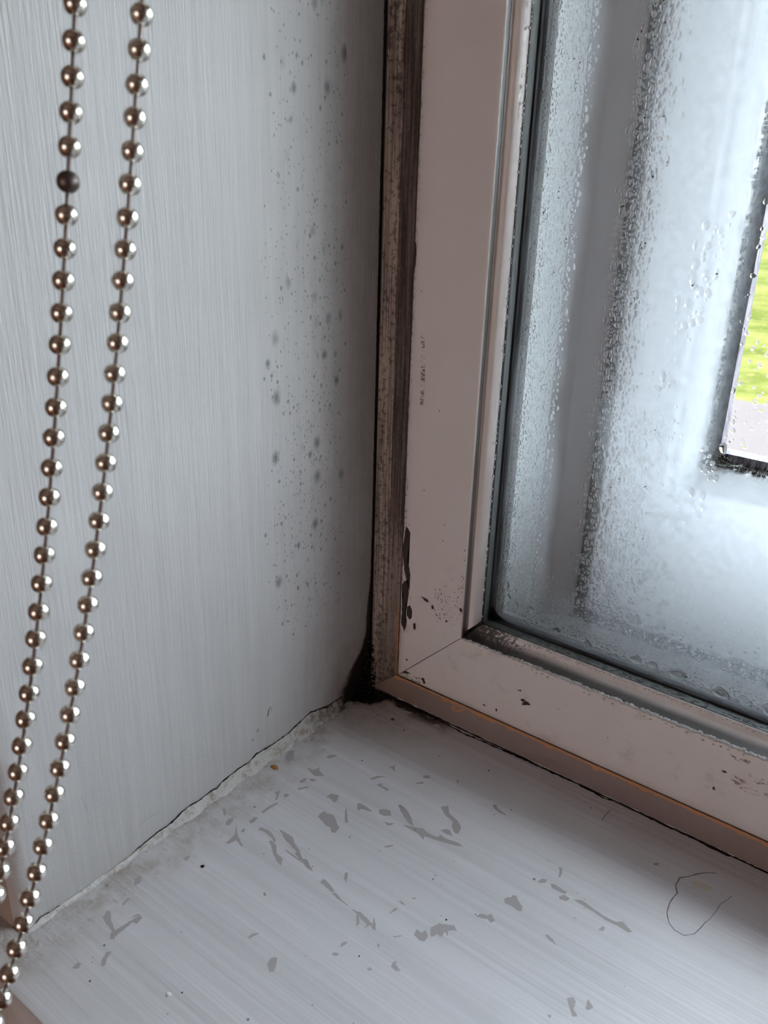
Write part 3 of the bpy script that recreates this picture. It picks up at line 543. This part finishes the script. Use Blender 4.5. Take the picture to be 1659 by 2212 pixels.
for c in SM: bm.faces.new([bm.verts.new((x*mm, y0-.00018, z*mm)) for x, z in rag(c, rnd, .2, 3)])
bmesh.ops.triangulate(bm, faces=bm.faces)
o = link('dirt_smears', fin(bm, 'sm', 0), M_SMEAR, win); o['label'] = 'brown dirt smears on the white frame'

# glazing beads
BW, BY = .0464, .00858
pb = [(.0398, .010), (.0398, .0012), (.0399, .0008), (.0401, .0006)]
for k in range(0, 11):
    a = PI/2*k/10; pb.append((.0405+(BW-.0405)*(1-math.cos(a))*.55+(BW-.0405)*.45*k/10, .0016+(BY-.0016)*math.sin(a)*.35+(BY-.0016)*.65*k/10))
pb += [(BW-.0001, BY+.0006), (BW-.0006, BY+.0014), (.0398, BY+.0014)]
# upright bead shows a flat brown side then a rounded face
pv = [(.0385, .0125), (.0385, .0030), (.0392, .0026), (.0404, .0026), (.0408, .0034), (.0412, .0050), (.0419, .0061), (.0430, .0069), (.0443, .0075), (.0455, .0079), (.0461, .0083), (BW, BY), (BW, BY+.0008), (BW-.0006, BY+.0014), (.0385, BY+.0016)]
pvv = [(.0388, .0115), (.0388, .0022), (.0401, .0022), (.0403, .0036), (.0408, .0040), (.0414, .0042), (.0424, .0046), (.0434, .0052), (.0441, .0060), (.0446, .0070), (.0449, .0082), (.0451, .0094), (.0452, .0108), (.0450, .0118)]
sweep('glazing_bead', pvv, RECT, 'L', M_BEAD, win, cut=(.0022, .0005), smooth=60)
sweep('glazing_bead', pvv, RECT, 'R', M_BEAD, win, smooth=60); sweep('glazing_bead', pvv, RECT, 'T', M_BEAD, win, smooth=60)
sweep('glazing_bead', pb, RECT, 'B', M_BEADB, win, cut=(.0004, .0004), smooth=60)
# gasket
GW, GY = .0440, .0230
pg = [(.040, .0095), (BW-.0008, .0096), (BW-.0007, .0106), (BW-.0016, .0114), (BW-.0017, .0118), (.0444, .0150), (.0441, .0186), (.0436, .0190), (GW+.0006, .0196), (GW+.0007, .0216), (GW+.0001, .0226), (.040, .0226)]
for sd in 'LRBT': sweep('gasket', pg, RECT, sd, M_GAS, win, smooth=50)
# rounded black seal in the lower left corner of the pane
gx, gz = A_X+GW, A_Z+GW; R_ = .0115
bm = bmesh.new(); ring_ = [(gx-.001, gz-.001)]+[(gx+R_-R_*math.cos(t), gz+R_*.82-R_*.82*math.sin(t)) for t in [PI/2*k/12 for k in range(13)]]
ring_ = [(gx-.001, gz-.001), (gx-.001, gz+R_*.82)]+ring_[1:]+[(gx+R_, gz-.001)]
A = [bm.verts.new((x, .0222, z)) for x, z in ring_]; B = [bm.verts.new((x, .0229, z)) for x, z in ring_]
bm.faces.new(A); bm.faces.new(B[::-1])
for i in range(len(ring_)): bm.faces.new((A[i], A[(i+1) % len(ring_)], B[(i+1) % len(ring_)], B[i]))
link('corner_seal', fin(bm, 'cs', 30), M_SPACER, win)['label'] = 'black rounded seal in the pane corner'
pane_o = boxobj('glass_pane', (A_X+.041, X1-A_X-.041, GY, GY+.004, A_Z+.041, Z1-A_Z-.041), M_PANE, win)
pane_o['label'] = 'misted inner glass pane'
# frame back part (spacer behind the gasket)
pk = [(.002, .0212), (.0385, .0212), (.0385, .0275), (.0435, .0275), (.0435, .031), (.002, .031)]
for sd in 'LRBT': sweep('frame_back', pk, RECT, sd, M_FR, win)

# ------------------------------------------------------------------ condensation on the inner pane
def blob_bm(bm, c, rx, rz, d, seg=7, rings=3, r=None):
    """low lens of water with irregular outline lying on a plane y = c.y, bulging toward -y"""
    ph = r.uniform(0, 6.28); ph2 = r.uniform(0, 6.28); am = r.uniform(.06, .22)
    rows = []
    for j in range(rings):
        t = PI/2*j/rings; row = []
        for i in range(seg):
            a = 2*PI*i/seg+ph; k = 1+am*math.sin(2*a+ph2)+am*.6*math.sin(3*a+ph)
            row.append(bm.verts.new((c[0]+rx*k*math.cos(a)*math.cos(t), c[1]-d*math.sin(t), c[2]+rz*k*math.sin(a)*math.cos(t))))
        rows.append(row)
    top = bm.verts.new((c[0], c[1]-d, c[2])); bm.faces.new(rows[0])
    for a, b in zip(rows, rows[1:]):
        for i in range(seg): bm.faces.new((a[i], a[(i+1) % seg], b[(i+1) % seg], b[i]))
    for i in range(seg): bm.faces.new((rows[-1][i], rows[-1][(i+1) % seg], top))
def droplets(name, pts, label, mat=M_WATER, yb=GY-.00002, seed=1, flatn=.72):
    bm = bmesh.new(); r = random.Random(seed)
    for x, z, s in pts:
        blob_bm(bm, (x, yb, z), s*r.uniform(.8, 1.15), s*r.uniform(.85, 1.5), s*flatn*r.uniform(.7, 1.2), r=r)
    o = link(name, fin(bm, name, 70), mat); tag(o, label, 'condensation', kind='stuff'); return o
r = random.Random(21)
taken = {}
def ok(x, z, s):
    c = (int(x/.0022), int(z/.0022))
    for i in (-1, 0, 1):
        for j in (-1, 0, 1):
            for (a, b, t) in taken.get((c[0]+i, c[1]+j), ()):
                if (a-x)**2+(b-z)**2 < (s+t)**2*.80: return False
    taken.setdefault(c, []).append((x, z, s)); return True
BIG = [(120.6, 65.3, 2.3, 2.6), (102.9, 66.9, 2.0, 1.9), (135.5, 64.9, 1.8, 1.2), (146, 67, 2.7, 2.6), (154.2, 67.2, 2.4, 2.3), (166.5, 67.6, 4.4, 2.9), (186.9, 66.2, 3.7, 3.0), (197.6, 66.4, 3.2, 2.4), (72.1, 82.3, 1.6, 2.4), (76.8, 81.0, 1.3, 1.7), (73.4, 76.3, 1.6, 1.7), (78.4, 72.4, 1.6, 2.1), (87.0, 73.0, 2.2, 2.4), (207.5, 66.3, 2.6, 3.0)]
for x, z, rx, rz in BIG: taken.setdefault((int(x*mm/.0022), int(z*mm/.0022)), []).append((x*mm, z*mm, max(rx, rz)*mm*.9))
# streaky band next to the gasket
L1 = []
for k in range(15000):
    z = r.uniform(.068, .46); x = r.triangular(.0655, .0905, .078)
    t = (x-.0655)/.025
    if z < .12 and r.random() > .8: pass
    s = r.choice((.0003, .00045, .0006, .0008, .0011))*(0.45+.85*t if z > .15 else .5+.4*t)
    if ok(x, z, s): L1.append((x, z, s))
droplets('condensation_droplets', L1[:5600], 'dense band of tiny droplets down the left side of the inner pane')
L2 = []
for k in range(12000):
    z = r.uniform(.085, .46); wv = .016 if z < .19 else .007
    cx_ = .1135+(.006 if z < .19 else 0); x = r.gauss(cx_+wv*.35, wv*.55)
    if x < .106: continue
    s = r.choice((.0004, .0006, .0008, .0011, .0014))*(1 if abs(x-.113) < .008 else .7)
    if ok(x, z, s): L2.append((x, z, s))
droplets('condensation_droplets', L2[:4200], 'droplets on the inner pane in front of the dark mouldy joint', seed=2)
L3 = []
for k in range(7000):
    x = r.uniform(.066, .33); z = .0635+abs(r.gauss(0, .011))+max(0, .02*(1-(x-.066)/.06))*r.random()
    s = r.choice((.0003, .0004, .0005, .0008))
    if z > .064 and not (x-.066 < .012 and z < .070) and ok(x, z, s): L3.append((x, z, s))
droplets('condensation_droplets', L3[:3400], 'fine droplets along the bottom edge of the inner pane', seed=3)
L4 = []
for cx_, cz, n_ in ((.142, .232, 30), (.150, .262, 26), (.139, .205, 18), (.141, .190, 14), (.146, .246, 20), (.163, .170, 20), (.139, .160, 14), (.160, .152, 14)):
    for k in range(n_):
        x, z, s = r.gauss(cx_, .0028), r.gauss(cz, .006), r.choice((.0006, .0009, .0013, .0017))
        if ok(x, z, s): L4.append((x, z, s))
droplets('condensation_droplets', L4, 'loose clusters of larger droplets high on the right of the inner pane', seed=4)
names = ['round drop low on the pane, second of the row from the left', 'small round drop low on the pane, first of the bottom row', 'flat half-round drop sitting just above the gasket between two round drops',
 'round rimmed drop directly right of the flat half-round one', 'tapered drop touching the left side of the widest white drop', 'widest white-rimmed drop in the middle of the bottom row', 'large pear-shaped drop with bright rings in the bottom row',
 'drop just right of the large pear-shaped one', 'topmost tall drop in the left corner cluster', 'narrow drop beside the topmost of the corner cluster', 'leftmost drop of the corner cluster near the gasket', 'lower drop of the corner cluster above the rounded seal',
 'lowest and widest drop of the corner cluster', 'rightmost drop at the edge of the photo on the pane bottom']
for (x, z, rx, rz), lb in zip(BIG, names):
    grp = 'large drops in the left corner of the pane' if x < 95 else 'large drops along the bottom of the pane'
    dome('water_drop', (x, GY/mm-.03, z), rx, rz, min(rx, rz)*.62, M_WATER, lb, 'water drop', int(x), grp, nrm='y', sag=.8)
# beads of water on the ledge edges of the lower rail and bead
def ledge(name, x0, x1, fun, label, step, smin, smax, seed, dens=1):
    bm = bmesh.new(); r = random.Random(seed); x = x0
    while x < x1:
        s = r.uniform(smin, smax)*(.7 if x < .1 else 1)
        if r.random() < dens:
            c = fun(x, r); bmesh.ops.create_icosphere(bm, subdivisions=2, radius=1, matrix=Matrix.Translation(c) @ Matrix.Diagonal((s, s*.8, s*.75, 1)))
        x += s*step
    o = link(name, fin(bm, name, 70), M_WATERM); tag(o, label, 'condensation', kind='stuff')
zt = A_Z+WF
ledge('condensation_beads', A_X+WF+.002, .52, lambda x, r: Vector((x, y0+r.uniform(-.0001, .0010), zt+r.uniform(-.0001, .0006)*(x > .09))), 'string of white water beads along the top edge of the lower frame rail', 1.0, .0008, .0014, 7)
ledge('condensation_beads', .09, .52, lambda x, r: Vector((x, y0-.0002, zt-.0013-r.random()*.0012)), 'few small drops hanging just under the rail edge', 6, .0004, .0008, 8, .5)
ledge('condensation_beads', .085, .52, lambda x, r: Vector((x, BY-.0012+r.random()*.0012, A_Z+BW-.0010*r.random())), 'tiny water beads along the crest of the lower glazing bead', 1.6, .00025, .0005, 9, .75)
def vledge(name, fun, z0, z1, label, seed):
    bm = bmesh.new(); r = random.Random(seed); z = z0
    while z < z1:
        s = r.uniform(.00025, .0007)
        if r.random() < .6:
            bmesh.ops.create_icosphere(bm, subdivisions=2, radius=1, matrix=Matrix.Translation(fun(z, r)) @ Matrix.Diagonal((s*.8, s*.8, s*1.3, 1)))
        z += s*3.5
    o = link(name, fin(bm, name, 70), M_WATERM); tag(o, label, 'condensation', kind='stuff')
vledge('condensation_beads', lambda z, r: Vector((A_X+BW-.0006*r.random(), BY-.0007, z)), .067, .48, 'small drops clinging to the upright glazing bead', 12)

# ------------------------------------------------------------------ cavity and outer window
ow = empty('window_2', (0, 0, 0)); tag(ow, 'outer painted window seen through the inner pane, with mouldy joints', 'window', kind='structure')
XL = .0669
boxobj('cavity_liner', (.0005, XL, .0315, .0630, .0005, Z1-.001), M_LINER, ow)
# moulded lilac jamb, running from the liner back to the casement
bm = bmesh.new(); sec = [(XL, .0632), (XL+.0030, .0640), (XL+.0062, .0662), (XL+.0082, .0690), (XL+.0095, .0696), (XL+.0120, .0706), (XL+.0158, .0732), (XL+.0185, .0765), (.0870, .0795), (.0870, .082), (.001, .082), (.001, .0632)]
A = [bm.verts.new((x, y, .0005)) for x, y in sec]; B = [bm.verts.new((x, y, Z1-.001)) for x, y in sec]
for i in range(len(sec)): bm.faces.new((A[i], A[(i+1) % len(sec)], B[(i+1) % len(sec)], B[i]))
bm.faces.new(A); bm.faces.new(B[::-1]); link('jamb_moulding', fin(bm, 'jm', 50), M_LILAC, ow)
boxobj('cavity_liner', (X1-XL, X1-.0005, .0315, .0800, .0005, Z1-.001), M_LINER, ow)
boxobj('cavity_liner', (XL, X1-XL, .0315, .0800, Z1-.06, Z1-.001), M_LINER, ow)
boxobj('cavity_floor', (.0669, X1-XL, .0315, .0820, .0005, .0465), M_CAVF, ow)
# casement: flat face, bevelled moulding, rebate
OX, OZ = .0870, .0465
bw = .1262-.0860; ge = .1402-.0860
ZB = .1339-bw
rect2 = (.0860, X1-.0860, ZB, Z1-.062)
pc = [(.0, .118), (.0, .0800), (bw-.001, .0800), (bw, .0802), (bw+.0012, .0812), (bw+.0022, .0825), (bw+.0040, .0832), (bw+.0072, .0860), (bw+.0102, .0895), (bw+.0120, .0915), (ge-.0006, .0950), (ge, .0965), (ge+.0002, .0985), (ge, .118)]
for sd, nm in (('L', 'casement_stile'), ('R', 'casement_stile'), ('B', 'casement_rail'), ('T', 'casement_rail')):
    sweep(nm, pc, rect2, sd, M_OUT, ow, smooth=40)
pr_ = [(ge-.002, .0987), (ge+.0055, .0987), (ge+.0060, .103), (ge-.002, .118)]
pr_ = [(ge-.004, .1035), (ge+.0052, .1035), (ge+.0040, .117), (ge-.004, .117)]
for sd in 'LRBT': sweep('putty_line', pr_, rect2, sd, M_PUTTY, ow)
boxobj('casement_board', (.0866, X1-.0866, .0801, .118, .0455, ZB+.001), M_OUT, ow)
boxobj('glass_pane', (.0860+ge-.002, X1-.0860-ge+.002, .0990, .1030, ZB+ge-.002, Z1-.062-ge+.002), M_PANE2, ow)['label'] = 'outer glass pane with rain drops'
# filling around the outer frame so that no daylight leaks past it
for d_ in ((.0005, .0865, .0822, .118, .0005, Z1-.001), (X1-.0865, X1-.0005, .0802, .118, .0005, Z1-.001), (.0865, X1-.0865, .0822, .118, .0005, .0450), (.0865, X1-.0865, .0802, .118, Z1-.0615, Z1-.001)):
    boxobj('outer_frame', d_, M_OUT, ow)
# mould growth on the outer glazing corner
bm = bmesh.new(); r = random.Random(9); gx2, gz2 = .0860+ge, ZB+ge
def lumps(n_, fx):
    for k in range(n_):
        p, s = fx(); bmesh.ops.create_icosphere(bm, subdivisions=1, radius=s, matrix=Matrix.Translation(p))
lumps(420, lambda: (Vector((gx2+abs(r.gauss(0, .0012))-.0005, r.uniform(.0955, .0985), gz2+r.random()**1.3*.30)), r.uniform(.0004, .0011)))
lumps(260, lambda: (Vector((gx2+r.random()**1.2*.16, r.uniform(.0955, .0985), gz2+abs(r.gauss(0, .0012)))), r.uniform(.0004, .0012)))
lumps(200, lambda: (Vector((gx2+abs(r.gauss(0, .006)), r.uniform(.0965, .0985), gz2+abs(r.gauss(0, .003)))), r.uniform(.0004, .0011)))
for v in bm.verts: v.co += Vector((r.uniform(-1, 1), 0, r.uniform(-1, 1)))*.0003
o = link('mould_growth', fin(bm, 'mg', 60), M_GROW); tag(o, 'black mould along the glass edge of the outer window', 'mould', kind='stuff')
# rain drops on the outer pane
taken = {}; L5 = []
for k in range(5200):
    x, z, s = gx2+.004+r.random()*.22, gz2+.004+r.random()*.42, r.choice((.0006, .0009, .0013))
    if ok(x, z, s): L5.append((x, z, s))
droplets('rain_droplets', L5[:3000], 'drops covering the outer pane in front of the garden', yb=.09898, seed=6)

# cobweb strands by the outer corner
bm = bmesh.new()
def strand(a, b, rad, sagv, k=6):
    pts = [Vector(a).lerp(Vector(b), t/k)+Vector((0, 0, -sagv*math.sin(PI*t/k))) for t in range(k+1)]
    prev = None
    for p in pts:
        cur = [bm.verts.new(p+Vector((rad*math.cos(q), rad*math.sin(q), 0)) if True else p) for q in (0, 2.1, 4.2)]
        if prev:
            for i in range(3): bm.faces.new((prev[i], prev[(i+1) % 3], cur[(i+1) % 3], cur[i]))
        prev = cur
for k in range(26):
    a = (gx2+r.uniform(-.008, .03), r.uniform(.083, .097), gz2+r.uniform(-.012, .006)); b = (a[0]+r.uniform(-.02, .02), r.uniform(.083, .097), a[2]+r.uniform(-.012, .014))
    strand(a, b, .00006, .001)
o = link('cobweb', fin(bm, 'web', 0), plain('cobweb_silk', (.9, .9, .88), .5)); tag(o, 'wispy cobweb in the lower left corner of the outer glass', 'cobweb', kind='stuff')

# ------------------------------------------------------------------ garden
n = NT('lawn'); a = n.noise(n.pos, 1.1, 5, .7); b = n.noise(n.pos, 9, 4, .7)
col = n.mix(n.ss(a, .35, .65), (.045, .055, .012), (.095, .095, .028)); col = n.mix(n.ss(b, .5, .75), col, (.12, .095, .045))
M_LAWN = n.done(col, .9, Specular_IOR_Level=0.0)
def gplane(name, x0, x1, y0_, y1, z, mat, label, cat):
    o = boxobj(name, (x0, x1, y0_, y1, z-.1, z), mat); tag(o, label, cat, kind='structure')
gplane('lawn', -25, 25, 6.8, 60, -1.5, M_LAWN, 'green and yellow lawn outside, seen through the wet outer pane', 'lawn')
n = NT('patio'); gplane('patio', -25, 25, .3, 6.8, -1.5, n.done(n.mix(n.noise(n.pos, 3), (.078, .066, .066), (.09, .078, .078)), .8, Specular_IOR_Level=0.0), 'pinkish paved patio outside below the lawn', 'patio')
def hedge(name, x, y, w_, h_, label, seed, col):
    bm = bmesh.new(); r = random.Random(seed)
    for k in range(1100):
        a, b = r.uniform(0, 6.28), r.random()**.5; p = Vector((x+w_*b*math.cos(a), y+w_*.4*b*math.sin(a), -1.5+h_*r.random()*(1-.3*b)))
        s = r.uniform(.10, .22); q = Matrix.Rotation(r.uniform(0, 6.28), 3, (r.random()-.5, r.random()-.5, r.random()-.5+.01))
        vs_ = [bm.verts.new(p+q @ Vector(t)*s) for t in ((-.5, 0, 0), (0, -.3, .1), (.6, 0, 0), (0, .3, .1))]; bm.faces.new(vs_)
    o = link(name, fin(bm, name, 0), plain('leaf_'+str(seed), col, .9, Specular_IOR_Level=0.0)); tag(o, label, 'shrub')
hedge('shrub', -5.5, 12.5, 2.4, 2.2, 'yellow-green shrub standing at the back of the lawn', 1, (.14, .14, .03))
hedge('shrub', -10.5, 14, 2.4, 2.6, 'darker green shrub on the left of the garden', 2, (.055, .08, .02))

# ------------------------------------------------------------------ the beaded blind chain
chain = empty('blind_chain', (.1, -.245, .42)); tag(chain, 'looped metal ball chain of a roller blind hanging in front of the left wall', 'blind chain')
pitch_ = .0065; RB = .0023
def cub(c, t): return ((c[0]*t+c[1])*t+c[2])*t+c[3]
PL = [[-0.675, -2.753, 2.12, 98.327], [-1.02, -2.285, -23.441, -244.932], [-0.974, 1.82, -95.171, 219.505]]
PR = [[-1.381, -2.514, 3.82, 107.094], [-1.695, -6.121, -32.639, -241.446], [-1.254, 2.129, -106.92, 206.138]]
bm = bmesh.new(); bmesh.ops.create_uvsphere(bm, u_segments=28, v_segments=18, radius=RB)
for v in bm.verts:
    if abs(v.co.z) > RB*.93: v.co.z = math.copysign(RB*.93, v.co.z)
ME_BALL = fin(bm, 'ball', 40); ME_BALL.materials.append(M_BALL); ME_DULL = ME_BALL.copy(); ME_DULL.materials[0] = M_DULL
bm = bmesh.new()
prof = [(.00055, -.0024), (.00048, -.0019), (.00040, -.0009), (.00040, .0009), (.00048, .0019), (.00055, .0024)]; prev = None
for rr, z in prof:
    cur = [bm.verts.new((rr*math.cos(2*PI*i/10), rr*math.sin(2*PI*i/10), z)) for i in range(10)]
    if prev:
        for i in range(10): bm.faces.new((prev[i], prev[(i+1) % 10], cur[(i+1) % 10], cur[i]))
    prev = cur
ME_LINK = fin(bm, 'link', 60); ME_LINK.materials.append(M_WIRE)
inv = Matrix.Translation(-Vector(chain.location))
def strand_of(P, n_, dull):
    pts = [Vector([cub(c, t) for c in P])*mm for t in [-1.18+k*.002 for k in range(1100)]]
    # beads at equal arc length; index 0 is the top bead of the photo
    t0 = 90; out = []; acc = 0
    seq = pts[t0:]; out = [seq[0]]; last = seq[0]
    for a, b in zip(seq, seq[1:]):
        d_ = (b-a).length; acc += d_
        if acc >= pitch_*(STEP): acc -= pitch_*(STEP); out.append(b)
    up = [pts[t0]]; d0 = (pts[t0]-pts[t0+25]).normalized()
    up = [pts[t0]+d0*pitch_*STEP*k for k in range(6, 0, -1)]
    pos = (up+out)[:n_]
    for i, p in enumerate(pos):
        q = pos[min(i+1, len(pos)-1)]-pos[max(i-1, 0)]
        rot = q.normalized().to_track_quat('Z', 'Y').to_matrix().to_4x4()
        o = bpy.data.objects.new('ball', ME_DULL if (i-6) in dull else ME_BALL); C.objects.link(o); o.parent = chain
        o.matrix_local = inv @ Matrix.Translation(p) @ rot
        if (i-6) in dull: o['label'] = 'dull dark ball, not polished like its neighbours'
        if i < len(pos)-1:
            o = bpy.data.objects.new('connector', ME_LINK); C.objects.link(o); o.parent = chain
            o.matrix_local = inv @ Matrix.Translation((p+pos[i+1])/2) @ (pos[i+1]-p).normalized().to_track_quat('Z', 'Y').to_matrix().to_4x4()
STEP = 6.58/6.5; strand_of(PL, 39, (5,)); STEP = 6.47/6.5; strand_of(PR, 44, ())

# ------------------------------------------------------------------ unseen roller blind, added half lowered to keep high sky off wall and sill
blind = empty('sky_block_blind', (X1/2, -.045, Z1-.04)); tag(blind, 'beige roller blind added out of view, half lowered to block the high sky', 'roller blind')
M_FAB = plain('sky_block_fabric', (.42, .38, .34), .9)
boxobj('sky_block_fabric', (-X1/2+.02, X1/2-.02, -.0006, .0006, BLZ-Z1+.04, 0), M_FAB, blind)
boxobj('sky_block_bar', (-X1/2+.02, X1/2-.02, -.005, .005, BLZ-Z1+.022, BLZ-Z1+.042), M_FAB, blind, bev=.002)
bm = bmesh.new(); bmesh.ops.create_cone(bm, cap_ends=True, segments=24, radius1=.018, radius2=.018, depth=X1-.03, matrix=Matrix.Rotation(PI/2, 4, 'Y')); link('sky_block_tube', fin(bm, 'tube'), M_FAB, blind)

# ------------------------------------------------------------------ a lit table lamp in the room behind the camera
lamp = empty('table_lamp', (-.05, -2.3, -1.0)); tag(lamp, 'lit orange-shaded lamp standing in the room, reflected in the chain', 'lamp')
def lathe(name, prof, mat, parent, loc):
    bm = bmesh.new(); prev = None
    for rr, z in prof:
        cur = [bm.verts.new((rr*math.cos(2*PI*i/24), rr*math.sin(2*PI*i/24), z)) for i in range(24)]
        if prev:
            for i in range(24): bm.faces.new((prev[i], prev[(i+1) % 24], cur[(i+1) % 24], cur[i]))
        prev = cur
    o = link(name, fin(bm, name, 50), mat, parent); o.location = loc; return o
lathe('lamp_base', [(.001, 0), (.11, 0), (.11, .015), (.03, .03), (.015, .06), (.015, .36), (.001, .36)], plain('lamp_brass', (.4, .28, .15), .3, Metallic=1.0), lamp, (0, 0, 0))
lathe('lamp_shade', [(.17, .36), (.11, .60)], plain('lit_shade', (.9, .45, .2), .8, Emission_Color=(1, .26, .035, 1), Emission_Strength=1.7), lamp, (0, 0, 0))
